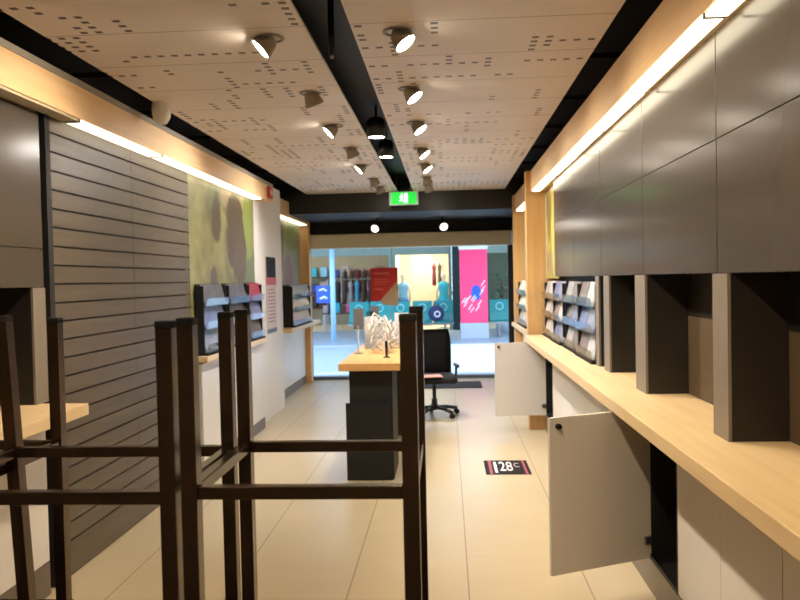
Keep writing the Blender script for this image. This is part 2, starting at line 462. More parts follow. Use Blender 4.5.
# ------------------------------------------------------------------ right wall cabinets (grey, two tiers)
def wall_cabinet(y0, y1, label):
    t = thing('wall_cabinet', label, 'cabinet', (1.0, y0, 1.6), 0, 'grey wall cabinets along the right wall')
    L = y1-y0
    box('carcass', 'niche_dark', .02, .42-.005, .002, L-.002, 0, .885, t)
    for a, b in ((0, .4915), (.4945, .885)):
        box('door', 'lam', 0, .02, .003, L-.003, a, b, t, bev=.002)
    for k in (.35, .42): MB().lathe([(.004, -.004), (.004, 0)], 8, Matrix.Translation((.03, L*k, 0))).build('latch', 'steel', t)
    return t
order = ['grey laminate wall cabinet nearest the camera above the right counter',
         'grey laminate wall cabinet second from the camera on the right wall',
         'grey laminate wall cabinet third from the camera on the right wall',
         'grey laminate wall cabinet fourth from the camera, above the first brochure racks',
         'grey laminate wall cabinet farthest from the camera, next to the green poster']
for i in range(5): wall_cabinet(1.82+1.06*i, 1.82+1.06*(i+1), order[i])
t = thing('wall_cabinet', 'dark grey laminate wall cabinet on the left, ahead of the slatwall', 'cabinet', (-2.1, 2.5, 1.6))
box('carcass', 'niche_dark', -.44, -.02, .002, 1.36, 0, .905, t)
box('door', 'lam', -.02, 0, -.0 + .003, 1.35, .2, .905, t, bev=.002)
box('door', 'lam', -.02, 0, .003, 1.35, 0, .196, t, bev=.002)

# niche dividers between wall cabinet and counter
def divider(x0, x1, y0, y1, label, near_side):
    t = thing('niche_divider', label, 'divider', (0, y0, 1.0), 0, 'dividers standing on the side counters')
    box('body', 'niche_dark', x0, x1, 0, y1-y0, 0, .598, t)
    s = .012
    if x0 > 0: box('front_edge', 'lam_edge', x0-s, x0, 0, y1-y0, 0, .598, t)
    else: box('front_edge', 'lam_edge', x1, x1+s, 0, y1-y0, 0, .598, t)
    return t
divider(1.0, 1.198, 2.75, 2.90, 'dark niche divider on the right counter, nearest the camera', 1)
divider(1.0, 1.198, 3.87, 4.07, 'dark niche divider on the right counter, second from the camera', 1)
divider(1.005, 1.198, 4.74, 4.90, 'narrow dark divider on the right counter, third from the camera', 1)
divider(1.005, 1.198, 5.06, 5.17, 'narrow dark divider on the right counter right beside the brochure racks', 1)
divider(-2.4, -2.112, 3.74, 3.86, 'dark niche divider standing on the left counter before the slatwall', 1)

# ------------------------------------------------------------------ counters
tag(box('counter_top', 'counter', .785, 1.2, YB+.02, 7.93, .94, 1.0, bev=.004), 'long pale wooden counter top along the right wall', 'counter')
tag(box('counter_top', 'counter', -2.4, -1.85, YB+.02, 3.79, .94, 1.0, bev=.004), 'short pale wooden counter top at the left edge, ending before the slatwall', 'counter')
tag(box('counter_top', 'counter', .86, 1.06, 8.15, 10.28, .95, 1.0, bev=.004), 'small pale counter top between the two wooden uprights on the right', 'counter')
tag(box('counter_top', 'counter', -2.12, -1.975, 6.13, 8.26, .95, 1.0, bev=.004), 'pale ledge under the large olive poster on the left', 'counter')
tag(box('counter_top', 'counter', -2.3, -1.985, 9.61, 11.84, .95, 1.0, bev=.004), 'pale counter top under the far left poster beside the shopfront', 'counter')

def base_cabinet(x_face, side, y0, y1, label, open_dir=None, ang=90, W=None, z0=.178, ztop=.935, depth=.38):
    """side=+1: right wall cabinets (face looks to -X); -1: left"""
    t = thing('base_cabinet', label, 'cabinet', (x_face, y0, 0), 0, 'white base cabinets under the counters')
    L = y1-y0; s = side
    X = lambda a, b: (min(s*a, s*b), max(s*a, s*b))
    x0, x1 = X(.02, depth)
    if open_dir is None:
        box('carcass', 'white_cab', x0, x1, .001, L-.001, z0, ztop, t)
        a, b = X(0, .018)
        box('door', 'white_cab', a, b, .002, L-.002, z0, ztop, t, bev=.0015)
    else:
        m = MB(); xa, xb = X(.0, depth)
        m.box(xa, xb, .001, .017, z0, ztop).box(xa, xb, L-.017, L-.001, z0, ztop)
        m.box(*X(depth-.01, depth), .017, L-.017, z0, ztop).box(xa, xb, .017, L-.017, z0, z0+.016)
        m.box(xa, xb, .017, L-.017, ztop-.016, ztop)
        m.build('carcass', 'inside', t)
        # open door, hinged at the far end
        W = W or L-.004
        d = MB().box(-W, 0, -.018, 0, z0-.005, ztop-.008, .0015).build('door', 'white_cab', t)
        d.location = (0, L-.004, 0); d.rotation_euler = (0, 0, math.radians(ang))
        k = MB().lathe([(.0, -.020), (.012, -.020), (.014, -.012), (.014, .0)], 16, Matrix.Translation((-W+.045, -.018, ztop-.05)) @ Matrix.Rotation(PI/2, 4, 'X') @ Matrix.Rotation(PI, 4, 'X'))
        k = k.build('lock', 'ink_black', d)
        box('hinge', 'steel', -.045, -.004, -.032, -.018, z0+.07, z0+.11, d, bev=.003)
        box('hinge', 'steel', -.045, -.004, -.032, -.018, ztop-.12, ztop-.08, d, bev=.003)
    a, b = X(.0, .016)
    box('kick', 'kick' if side > 0 else 'kick_dark', a, b, 0, L, 0, z0-.006, t)
    return t
seams = [1.29, 1.82, 2.35, 2.88, 3.41]
nn = ['white base cabinet in the right foreground corner of the photo', 'white closed base cabinet just right of the one before the open door', 'white closed base cabinet, second on the near side of the open one', 'white closed base cabinet directly beside the near open cabinet']
for i in range(4): base_cabinet(1.0, 1, seams[i], seams[i+1], ['white closed base cabinet under the right counter, outermost at the right edge', 'white closed base cabinet under the right counter, third before the near open cabinet', 'white closed base cabinet under the right counter, second before the near open cabinet', 'white closed base cabinet immediately on the camera side of the near open cabinet'][i])
base_cabinet(1.0, 1, 3.41, 3.90, 'near base cabinet under the right counter, its white door standing open', 'y', 25, .588, .172)
s2 = [3.90+i*(7.38-3.90)/6 for i in range(7)]
w6 = ['immediately beyond the near open cabinet', 'second beyond the near open cabinet', 'third beyond the near open cabinet', 'third before the far open cabinet', 'second before the far open cabinet', 'immediately before the far open cabinet']
for i in range(6): base_cabinet(1.0, 1, s2[i], s2[i+1], 'white closed base cabinet under the right counter, '+w6[i])
base_cabinet(1.0, 1, 7.38, 7.91, 'far base cabinet under the right counter, its white door standing open', 'y', 3)
base_cabinet(1.0, 1, 8.16, 9.2, 'white base cabinet just behind the first wooden upright on the right', depth=.06)
base_cabinet(1.0, 1, 9.2, 10.28, 'white base cabinet before the last wooden upright on the right', depth=.06)
base_cabinet(-2.09, -1, 2.6, 3.2, 'white base cabinet at the far left edge under the left counter', depth=.34)
base_cabinet(-2.09, -1, 3.2, 3.80, 'white base cabinet under the left counter, next to the slatwall', depth=.34)
base_cabinet(-2.03, -1, 6.14, 7.2, 'white cabinet front under the olive poster, slatwall half', depth=.09, z0=.12)
base_cabinet(-2.03, -1, 7.2, 8.25, 'white cabinet front under the olive poster, far half beside the white column', depth=.09, z0=.12)
base_cabinet(-2.24, -1, 9.62, 10.7, 'white cabinet under the far left counter, near half', depth=.06, z0=.13)
base_cabinet(-2.24, -1, 10.7, 11.84, 'white cabinet under the far left counter, beside the shopfront upright', depth=.06, z0=.13)

# ------------------------------------------------------------------ posters
def poster(name, x, y0, y1, z0, z1, mat, label, side):
    t = thing(name, label, 'poster', (x, 0, 0))
    a, b = (0, .012) if side > 0 else (-.012, 0)
    box('print', mat, a, b, y0, y1, z0, z1, t)
    box('border', 'ink_white', a-.004*(1 if side > 0 else 0), b+(0 if side > 0 else .004), y1, y1+.012, z0, z1, t)
    return t
pm1 = poster_mat('olive_field_print', rgb(112, 108, 62), rgb(160, 150, 98), [
    (7.95, 1.75, .36, .34, rgb(92, 108, 70)), (8.02, 2.2, .22, .34, rgb(132, 142, 72)), (6.85, 2.36, .22, .14, rgb(120, 128, 76)),
    (7.25, 2.42, .22, .10, rgb(164, 142, 110)), (6.90, 2.20, .15, .24, rgb(84, 66, 56)), (7.50, 2.28, .30, .22, rgb(74, 52, 48)),
    (7.56, 2.02, .36, .30, rgb(70, 50, 48)), (7.66, 1.80, .26, .22, rgb(80, 58, 54)), (6.78, 1.55, .12, .22, rgb(84, 68, 70)), (7.5, 1.46, .3, .12, rgb(88, 96, 90))])
poster('poster', -2.105, 6.13, 8.24, 1.2, 2.505, pm1, 'large olive green landscape poster with dark purplish shapes on the left wall', -1)
pm2 = poster_mat('dim_green_print', rgb(120, 112, 78), rgb(150, 152, 100), [
    (10.3, 2.1, .3, .5, rgb(92, 78, 66)), (11.2, 2.2, .4, .4, rgb(122, 140, 84)), (10.9, 1.7, .3, .3, rgb(96, 88, 76))])
poster('poster', -2.283, 9.62, 11.8, 1.2, 2.478, pm2, 'darker green landscape poster at the far left, past the white column', -1)
pm3 = poster_mat('yellow_green_print', rgb(140, 126, 60), rgb(182, 174, 84), [
    (7.75, 2.25, .18, .3, rgb(112, 92, 60)), (7.7, 1.75, .2, .12, rgb(150, 128, 104)), (7.4, 2.0, .2, .4, rgb(190, 190, 92))])
poster('poster', 1.038, 7.13, 7.97, 1.58, 2.478, pm3, 'narrow yellow green poster between the grey cabinets and the wooden upright', 1)
pm4 = poster_mat('far_green_print', rgb(150, 136, 66), rgb(178, 172, 80), [(9.2, 2.1, .3, .4, rgb(96, 84, 50)), (9.8, 1.7, .3, .3, rgb(160, 160, 80))])
poster('poster', 1.048, 8.16, 10.26, 1.3, 2.478, pm4, 'sliver of green poster behind the first wooden upright on the right', 1)

# notice on the white column, fire call point, sensor
t = thing('notice', 'tall white notice with black and red head on the white column', 'notice', (-2.098, 0, 0))
box('sheet', 'ink_grey', 0, .006, 8.72, 9.22, 1.0, 1.90, t)
box('black_panel', 'ink_black', .006, .009, 8.74, 9.2, 1.66, 1.90, t)
box('red_band', 'red', .006, .009, 8.72, 9.22, 1.57, 1.66, t)
box('navy_band', 'ink_navy', .006, .009, 8.74, 9.2, 1.0, 1.05, t)
m = MB()
for k in range(10): m.box(.006, .008, 8.78, 9.08+.1*((k*7) % 3)/3, 1.13+.042*k, 1.142+.042*k)
m.build('small_print', 'ink_pink', t)
t = thing('fire_call_point', 'small red fire call point at the end of the left bulkhead', 'call point', (-1.99, 8.44, 2.55))
box('case', 'firered', 0, .03, 0, .16, 0, .13, t, bev=.004)
box('glass_plate', 'ink_white', .03, .034, .05, .11, .04, .09, t)
t = thing('motion_sensor', 'cream egg shaped sensor hanging in the dark gap over the left bulkhead', 'sensor', (-1.86, 4.95, 2.755))
t.scale = (1.3, 1.3, 1.3)
MB().lathe([(0, -.075), (.025, -.07), (.042, -.045), (.048, -.01), (.046, .03), (.036, .055), (.02, .066)], 20).build('shell', 'white_pl', t, True)
MB().lathe([(.02, .06), (.02, .185)], 12).build('mount', 'white_pl', t)

# ------------------------------------------------------------------ brochure racks
rack_count = 0
bro_cols = [rgb(146, 152, 176), rgb(176, 172, 168), rgb(118, 128, 166), rgb(204, 200, 196), rgb(104, 102, 110), rgb(142, 128, 122)]
for i, c in enumerate(bro_cols): M['bro%d' % i] = plain('brochure_print_%d' % i, c, .18, var=.35, scale=14)
M['bro_red'] = plain('brochure_red', rgb(150, 40, 56), .3, var=.3, scale=14)
M['bro_dark'] = plain('brochure_dark', rgb(92, 74, 58), .25, var=.35, scale=14)
def rack(x_front, side, y0, y1, label, short, tiers=3, z=1.0, h=.56, depth=.14, cols=None, side_panel=True):
    """free standing brochure rack on the counter, its face towards the aisle"""
    t = thing('brochure_rack', label, 'brochure rack', (x_front, y0, z), 0, 'brochure racks on the side counters')
    L = y1-y0; s = side
    X = lambda a, b: (min(s*a, s*b), max(s*a, s*b))
    box('back_panel', 'ink_black', *X(depth-.012, depth), 0, L, 0, h, t)
    box('base', 'ink_black', *X(0, depth-.012), 0, L, 0, .015, t)
    if side_panel:
        box('side_panel', 'rubber', *X(.03, depth-.012), 0, .012, .015, h-.02, t)
        box('side_panel', 'rubber', *X(.03, depth-.012), L-.012, L, .015, h-.02, t)
    th = (h-.02)/tiers
    for k in range(tiers):
        zb = .02+k*th
        m = MB().prism([(s*.005, zb+.004), (s*.012, zb+.004), (s*.0, zb+.07), (s*-.007, zb+.07)], 'Y', .012, L-.012)
        m.box(*X(.005, depth-.012), .012, L-.012, zb, zb+.004)
        m.build('pocket', 'acrylic', t)
    n = 1 if s < 0 else 2
    wb = (L-.03)/n
    for k in range(tiers):
        zb = 1.0+.02+k*th+.006
        for j in range(n):
            c = (cols or ['bro%d' % ((j*2+k*3+int(y0*10)) % 6)]*9)[(k*n+j) % len(cols or [0]*9)]
            ya = y0+.015+j*wb+.008; yb = ya+wb-.016
            m = MB().prism([(s*.018, 0), (s*.028, 0), (s*.075, th*.95), (s*.065, th*.95)], 'Y', ya, yb)
            o = m.build('brochure', c); o.location = (x_front, 0, zb)
            row = ['bottom', 'middle', 'top'][k] if tiers == 3 else str(k)
            col_ = '' if n == 1 else (', camera end' if j == 0 else ', far end' if j == n-1 else ', middle')
            tag(o, 'brochure, %s pocket%s, %s' % (row, col_, short), 'brochure', 'brochures in the counter racks')
    return t
rack(.965, 1, 5.19, 5.86, 'black brochure rack nearest the camera on the right counter', 'rack beside the dividers on the right counter')
rack(.975, 1, 5.94, 6.56, 'black brochure rack second along the right counter', 'second rack on the right counter')
rack(.965, 1, 6.64, 7.22, 'black brochure rack third along the right counter', 'third rack on the right counter')
rack(.975, 1, 7.30, 7.92, 'black brochure rack farthest along the right counter', 'farthest rack on the right counter', cols=['bro3', 'bro3', 'bro1'])
rack(.90, 1, 8.9, 10.0, 'pale brochure rack behind the wooden upright on the right', 'rack behind the right wooden upright', cols=['bro3', 'bro1', 'bro3'])
rack(-1.99, -1, 6.2, 6.85, 'black brochure rack beside the slatwall on the left ledge', 'left ledge rack beside the slatwall', depth=.1, h=.60, cols=['bro0', 'bro2', 'bro4', 'bro2', 'bro2', 'bro0', 'bro2', 'bro0', 'bro0'])
rack(-1.99, -1, 6.95, 7.6, 'black brochure rack in the middle of the left ledge', 'middle rack on the left ledge', depth=.1, h=.60, cols=['bro4', 'bro_dark', 'bro4', 'bro4', 'bro_dark', 'bro_dark'])
rack(-1.99, -1, 7.66, 8.2, 'black brochure rack by the white column on the left ledge', 'left ledge rack by the white column', depth=.1, h=.60, cols=['bro4', 'bro2', 'bro_red'])
rack(-2.0, -1, 9.9, 11.2, 'brochure rack on the far left counter by the shopfront', 'rack on the far left counter', depth=.16, cols=['bro3', 'bro1', 'bro1'])

# ------------------------------------------------------------------ ceiling lamps
def point_spot(loc, target, power, size=112, col=(1, .91, .78), blend=.9, radius=.05):
    l = bpy.data.lights.new('spot', 'SPOT'); l.energy = power; l.spot_size = math.radians(size); l.spot_blend = blend
    l.color = col; l.shadow_soft_size = radius
    o = bpy.data.objects.new('spot', l); C.objects.link(o); o.location = loc
    o.rotation_euler = (Vector(target)-Vector(loc)).to_track_quat('-Z', 'Y').to_euler(); return o

def gimbal(x, y, aim, label, on=True, power=60):
    t = thing('ceiling_lamp', label, 'ceiling lamp', (x, y, 2.8), 0, 'tilting ceiling lamps')
    MB().lathe([(.075, 0), (.085, -.004), (.085, -.008), (.066, -.010), (.066, 0)], 28, cap=False).build('trim_ring', 'lampgrey', t, True)
    d = Vector(aim).normalized(); q = d.to_track_quat('-Z', 'Y').to_matrix().to_4x4()
    pm = Matrix.Translation((0, 0, -.012)) @ q
    MB().lathe([(.03, .02), (.05, .0), (.072, -.07), (.076, -.088), (.070, -.088), (.066, -.075), (.0, -.06)], 28, pm).build('shade', 'lampgrey', t, True)
    MB().lathe([(0, -.078), (.064, -.080), (.064, -.072), (0, -.071)], 28, pm).build('lens', 'lampface' if on else 'lampdim', t, True)
    if on:
        p = Vector((x, y, 2.788)) + d*.125
        point_spot(p, p+d, power, col=(1, .77, .50) if y < 3 else (1, .85, .65) if y < 4.5 else (1, .92, .80) if y < 5.5 else (1, .97, .94), radius=.035)
    t.scale = (.82, .82, .82)
    return t
LP = 120
posn = ['nearest', 'second', 'third', 'fourth', 'fifth', 'sixth', 'farthest']
for k, y in enumerate((3.72, 4.82, 5.86, 6.86, 7.88, 8.95, 9.75)):
    on = k in (0, 2, 4)
    aim = (-.72, -.2, -.72) if on else (.3, .35, -.85)
    gimbal(-.842, y, aim, '%s tilting lamp in the left ceiling row, %s' % (posn[k], 'lit and aimed left' if on else 'turned away from view'), True, LP if k < 6 else 25)
for k, y in enumerate((3.70, 4.80, 5.84, 7.0, 7.95, 8.95, 9.75)):
    on = k < 5
    aim = (.58, -.16, -.8) if on else (.2, .4, -.85)
    gimbal(-.215, y, aim, '%s tilting lamp in the right ceiling row, %s' % (posn[k], 'lit and facing the viewer' if on else 'turned away from view'), True, LP if k < 6 else 25)
# rows continue behind the camera
for y in (.6, 2.2):
    gimbal(-.842, y, (-.5, .3, -.8), 'tilting lamp in the left ceiling row above the camera, %s' % ('first' if y < 1 else 'second'), True, 75)
    gimbal(-.215, y, (.5, .3, -.8), 'tilting lamp in the right ceiling row above the camera, %s' % ('first' if y < 1 else 'second'), True, 75)

def gap_spot(y, label, zf=2.74):
    t = thing('recess_spot', label, 'spotlight', (-.54, y, zf), 0, 'black spots in the dark central ceiling slot')
    MB().lathe([(.05, .16), (.07, .14), (.078, .0), (.072, .0), (.066, .02), (0, .03)], 24).build('can', 'lampblack', t, True)
    MB().lathe([(0, .010), (.066, .008), (.066, .018), (0, .02)], 24).build('lens', 'lampface', t, True)
    MB().lathe([(.012, .16), (.012, 3.0-zf)], 10).build('stem', 'lampblack', t)
    point_spot((-.54, y, zf-.02), (-.54, y, 0), 90, 80)
gap_spot(6.10, 'nearer lit black spotlight in the dark central ceiling slot')
gap_spot(7.10, 'farther lit black spotlight in the dark central ceiling slot')
t = thing('hanging_sensor', 'black rod shaped fitting hanging in the central ceiling slot, pale tip', 'sensor', (-.54, 3.72, 2.70))
MB().lathe([(.008, .3), (.016, .29), (.016, .02), (.012, 0)], 12).build('rod', 'lampblack', t, True)
MB().lathe([(.012, 0), (.008, -.012), (0, -.014)], 12).build('tip', 'lampgrey', t, True)
def soffit_spot(x, aim, label):
    t = thing('track_spot', label, 'spotlight', (x, 11.5, 2.40), 0, 'black spots under the front soffit')
    d = Vector(aim).normalized(); q = d.to_track_quat('-Z', 'Y').to_matrix().to_4x4()
    MB().lathe([(.035, .14), (.05, .12), (.066, -.03), (.062, -.05), (.05, -.04), (0, -.035)], 24, q).build('can', 'lampblack', t, True)
    MB().lathe([(0, -.050), (.058, -.052), (.058, -.045), (0, -.044)], 24, q).build('lens', 'lampsoft', t, True)
    MB().tube([(0, 0, .02), (.0, .0, .13)], .012).build('arm', 'lampblack', t)
    p = Vector((x, 11.5, 2.40)) + d*.08
    point_spot(p, p+d, 4, 60)
soffit_spot(-1.05, (-.35, -.8, -.45), 'black soffit spotlight over the shopfront, left one of the pair')
soffit_spot(-.04, (.25, -.85, -.4), 'black soffit spotlight over the shopfront, right one of the pair')

# exit sign
t = thing('exit_sign', 'green running man exit sign hanging at the end of the ceiling slot', 'exit sign', (-.555, 10.2, 2.60))
box('case', 'exit_case', -.195, .195, 0, .06, 0, .18, t, bev=.004)
box('green_panel', 'exit_green', -.165, .165, -.006, 0, .018, .168, t)
m = MB()
m.box(.012, .055, -.009, -.006, .03, .155)                                    # doorway
m.lathe([(0, -.002), (.012, -.002), (.012, .002), (0, .002)], 12, Matrix.Translation((-.022, -.009, .142)) @ Matrix.Rotation(PI/2, 4, 'X'))
m.tube([(-.022, -.009, .128), (-.030, -.009, .088)], .010)
m.tube([(-.024, -.009, .122), (-.002, -.009, .108), (.010, -.009, .118)], .006)
m.tube([(-.026, -.009, .122), (-.048, -.009, .112), (-.052, -.009, .094)], .006)
m.tube([(-.030, -.009, .088), (-.008, -.009, .070), (-.010, -.009, .040)], .008)
m.tube([(-.030, -.009, .088), (-.038, -.009, .060), (-.062, -.009, .052)], .008)
m.build('pictogram', 'exit_white', t)
for hx_ in (-.1, .1): MB().tube([(hx_, .03, .18), (hx_, .03, .4)], .006).build('hanger', 'steel', t)

# ------------------------------------------------------------------ stools upside down on a table in the foreground
TZ = .65
t = thing('table', 'dark table carrying the upturned bar stools, just below the view', 'table', (-.85, 1.62, 0))
box('top', 'vinyl', -.85, .84, -.47, .43, TZ-.035, TZ, t, bev=.004)
for sx in (-.78, .80):
    for sy_ in (-.4, .36): box('leg', 'bronze', sx-.025, sx+.025, sy_-.025, sy_+.025, 0, TZ-.035, t)

def stool(label, cx, cyy, wx, wy, top, ring, splay=0.0, rz=0):
    """upturned bar stool: seat on the table, four square legs up, foot-rest ring"""
    t = thing('bar_stool', label, 'bar stool', (cx, cyy, TZ), rz, 'upturned bar stools on the dark table')
    H = top-TZ; hx, hy = wx/2, wy/2; r = .0152
    box('seat', 'vinyl', -hx-.018, hx+.018, -hy-.018, hy+.018, 0, .045, t, bev=.012)
    MB().box(-hx-.018, hx+.018, -hy-.018, hy+.018, .046, .066).build('seat_frame', 'bronze', t)
    rg = ring-TZ
    for sx in (-1, 1):
        for sy2 in (-1, 1):
            sp = splay if sx < 0 else 0
            a = Vector((sx*hx, sy2*hy, .066)); b = Vector((sx*(hx+sp), sy2*hy, H-.012))
            l = MB().tube([a, b], r, square=True).build('leg', 'bronze', t)
            MB().box(b.x-r-.001, b.x+r+.001, b.y-r-.001, b.y+r+.001, H-.014, H, .002).build('foot_cap', 'rubber', l)
    k = (rg-.066)/(H-.066)*splay; hl = hx+k
    rh = .0125
    for sy2 in (-1, 1): box('foot_rail', 'bronze', -hl+r, hx-r, sy2*hy-.011, sy2*hy+.011, rg-rh, rg+rh, t, bev=.002)
    box('foot_rail', 'bronze', hx-.011, hx+.011, -hy+r, hy-r, rg-rh, rg+rh, t, bev=.002)
    box('foot_rail', 'bronze', -hl-.011, -hl+.011, -hy+r, hy-r, rg-rh, rg+rh, t, bev=.002)
    return t
stool('upturned dark bronze bar stool in front of the display table, right of the group', -.281, 1.595, .416, .39, 1.537, 1.207)
stool('upturned dark bronze bar stool in front of the slatwall, middle of the group', -.785, 1.595, .510, .39, 1.532, 1.198, .042)
stool('upturned dark bronze bar stool behind the others at the left edge', -1.274, 1.862, .37, .37, 1.515, 1.16)

# ------------------------------------------------------------------ display table with its wares
t = thing('display_table', 'long wooden display table on black pedestals in the middle of the floor', 'table', (-.63, 6.0, 0))
box('top', 'table', -.24, .25, -.05, 2.45, .885, .945, t, bev=.004)
p = box('pedestal', 'rubber', -.165, .18, .03, .60, .0, .885, t)
box('lower_box', 'rubber', -.195, .165, .01, .03, .0, .62, p)
box('pedestal', 'rubber', -.165, .18, 1.75, 2.3, 0, .885, t)
# posts and acrylic
def post(x, y, h, label, dev=True):
    t = thing('display_post', label, 'display stand', (x, y, .945), 0, 'device stands on the display table')
    MB().lathe([(.0, 0), (.04, 0), (.04, .008), (.008, .014), (.007, h)], 16).build('stem', 'steel', t, True)
    if dev: MB().box(-.045, .045, -.012, .012, h-.03, h+.16, .004, Matrix.Rotation(-.2, 4, 'X')).build('device', 'alu', t)
    return t
post(-.80, 6.75, .25, 'slim steel stand with grey handset at the near left corner of the display table')
post(-.79, 8.2, .22, 'slim steel stand with handset farther back on the display table')
t = thing('card_stand', 'black stub stand at the near edge of the display table', 'stand', (-.52, 6.4, .945))
MB().lathe([(0, 0), (.03, 0), (.03, .006), (.011, .012), (.011, .14)], 12).build('stem', 'lampblack', t)
def acr(x, y, h, wd, label, rz):
    t = thing('leaflet_holder', label, 'leaflet holder', (x, y, .945), rz, 'clear leaflet holders on the display table')
    m = MB().box(-wd/2, wd/2, -.003, .0, 0, h).box(-wd/2, wd/2, -.07, 0, 0, .003).box(-wd/2, wd/2, -.045, -.042, .003, h*.4)
    m.build('shell', 'acrylic', t)
    box('leaflet', 'ink_white', -wd/2+.01, wd/2-.01, -.02, -.012, .004, h*.85, t)
acr(-.74, 7.28, .36, .16, 'clear holder with white leaflet standing in the middle of the display table', .5)
acr(-.45, 7.62, .38, .18, 'clear holder with white leaflet at the right side of the display table', -.4)
acr(-.78, 7.72, .34, .14, 'clear holder with white leaflet at the left side of the display table', .9)
# tangle of white cables
rr = random.Random(3)
for kk, (cxx, cyy, lab) in enumerate(((-.60, 6.86, 'tangle of white cables heaped near the middle of the display table'),
                                     (-.50, 7.24, 'tangle of white cables heaped behind the black stub stand'),
                                     (-.60, 7.98, 'tangle of white cables farther back on the display table'))):
    pts = []
    for i in range(130):
        a = i*.5+rr.uniform(-.4, .4); r_ = .04+.10*rr.random()
        pts.append((cxx+r_*math.cos(a), cyy+r_*1.4*math.sin(a), .951+(.40-.05*kk)*abs(math.sin(i*.11+kk))*rr.random()**.7))
    sm = []
    for i in range(1, len(pts)-1):
        sm.append(tuple((pts[i-1][j]+2*pts[i][j]+pts[i+1][j])/4 for j in range(3)))
    tag(MB().tube(sm, .0055, 6).build('cable_tangle', 'cable', None, True), lab, 'cable', 'white cables on the display table')

# ------------------------------------------------------------------ office chair
t = thing('office_chair', 'black office chair with high back beyond the display table', 'chair', (-.17, 8.87, 0), .12)
for k in range(5):
    a = 2*PI*k/5+.35
    e = Vector((math.cos(a), math.sin(a), 0))
    lg = MB().tube([e*.03+Vector((0, 0, .10)), e*.16+Vector((0, 0, .095)), e*.29+Vector((0, 0, .07))], .022, 8).build('base_arm', 'chair_pl', t, True)
    MB().lathe([(.0, -.022), (.028, -.022), (.03, -.012), (.03, .012), (.028, .022), (0, .022)], 14,
               Matrix.Translation(e*.29+Vector((0, 0, .03))) @ Matrix.Rotation(a, 4, 'Z') @ Matrix.Rotation(PI/2, 4, 'X')).build('caster', 'rubber', lg, True)
MB().lathe([(.035, .07), (.035, .2), (.022, .2), (.022, .40)], 16).build('gas_column', 'chair_pl', t)
s_ = MB().box(-.25, .25, -.25, .25, .40, .48, .035).build('seat', 'chair_fab', t, True)
bk = MB()
b2 = bmesh.new(); n_ = 8
for i in range(n_+1):
    zt = .46+.54*i/n_; wv = .235*(1-.12*max(0, (i-5)/3)**2); yo = .20+.06*((i/n_-.3)**2)
    for j in range(7):
        u = -1+2*j/6; b2.verts.new((u*wv, yo-.05*u*u*-1*.6-.0, zt))
b2.verts.ensure_lookup_table()
for i in range(n_):
    for j in range(6):
        b2.faces.new([b2.verts[k] for k in (i*7+j, i*7+j+1, (i+1)*7+j+1, (i+1)*7+j)])
r_ = bmesh.ops.solidify(b2, geom=list(b2.faces), thickness=.05)
bmesh.ops.recalc_face_normals(b2, faces=b2.faces)
bk._merge(b2); bk.build('backrest', 'chair_fab', t, True)
MB().box(-.035, .035, .22, .27, .38, .70, .008).build('back_bracket', 'chair_pl', t)
for s in (-1, 1):
    MB().tube([(s*.25, .05, .43), (s*.265, .05, .45), (s*.27, .05, .57)], .016).box(s*.27-.022, s*.27+.022, -.10, .16, .565, .60, .01).build('armrest', 'chair_pl', t)
o = MB().box(-.14, .14, -.10, .10, 0, .012, .003).build('paper_stack', 'pinkpaper'); o.location = (-.22, 8.68, .483); o.rotation_euler = (0, 0, .2)
tag(o, 'pale pink papers lying on the office chair seat', 'paper')

# floor mat and floor sticker
tag(box('door_mat', 'mat', -.55, .49, 11.08, 11.74, 0, .014, bev=.004), 'charcoal door mat on the tiles inside the shopfront', 'mat')
t = thing('floor_sticker', 'black floor sticker with red stripes and white print on the tiles', 'sticker', (.29, 6.17, 0))
box('sheet', 'ink_black', 0, .37, 0, .48, 0, .002, t)
box('stripe', 'ink_pink', .035, .06, 0.01, .47, .002, .003, t); box('stripe', 'ink_pink', .325, .345, .01, .47, .002, .003, t)
box('white_bar', 'ink_white', .08, .102, .06, .42, .002, .003, t)
text_mesh('28', .19, 'ink_white', t, Matrix.Translation((.178, .25, .0025)) @ Matrix.Diagonal((.62, 2.3, 1, 1)), 'numerals', .0006)
text_mesh('C', .1, 'ink_grey', t, Matrix.Translation((.27, .3, .0025)) @ Matrix.Diagonal((.7, 2.0, 1, 1)), 'small_mark', .0006)

# red and tan sign inside the window
t = thing('hanging_sign', 'red and tan sign hanging inside the shopfront glass', 'sign', (-1.22, 12.15, 1.27))
W_, H_ = .44, .53
MB().prism([(0, 0), (W_*.35, 0), (W_, H_*.62), (W_, H_), (0, H_)], 'Y', 0, .008).build('red_field', 'red', t)
MB().prism([(W_*.35, 0), (W_*.42, -.06), (W_, -.09), (W_, H_*.62)], 'Y', 0, .008).build('tan_corner', 'tan', t)
m = MB()
m.box(.05, .30, -.003, 0, .42, .455)
m.box(.05, .26, -.003, 0, .335, .35).box(.05, .29, -.003, 0, .30, .313).box(.05, .24, -.003, 0, .265, .278).box(.05, .2, -.003, 0, .17, .2)
m.build('printed_lines', 'redtext', t)
MB().tube([(.06, .004, H_), (.06, .004, .86)], .003).build('hanging_wire', 'steel', t)
MB().tube([(W_-.06, .004, H_), (W_-.06, .004, .86)], .003).build('hanging_wire', 'steel', t)

# ------------------------------------------------------------------ the street outside
box('ground', 'pave', -30, 30, YF-.1, 60, -.1, -.001, **st)
box('trim_24', 'concrete', -12, 12, 12.6, 13.0, 3.0, 3.12, **st)           # unseen slab added to shade the pavement edge at our front
box('trim_25', 'concrete', -14, 14, 18.6, 24.0, 3.1, 3.25, **st)          # unseen slab added to keep the sun off the benches

box('trim_27', 'concrete', -9, 6.85, 13.2, 18.4, 9.0, 9.2, **st)         # unseen high slab, added to shade the left part of the pavement

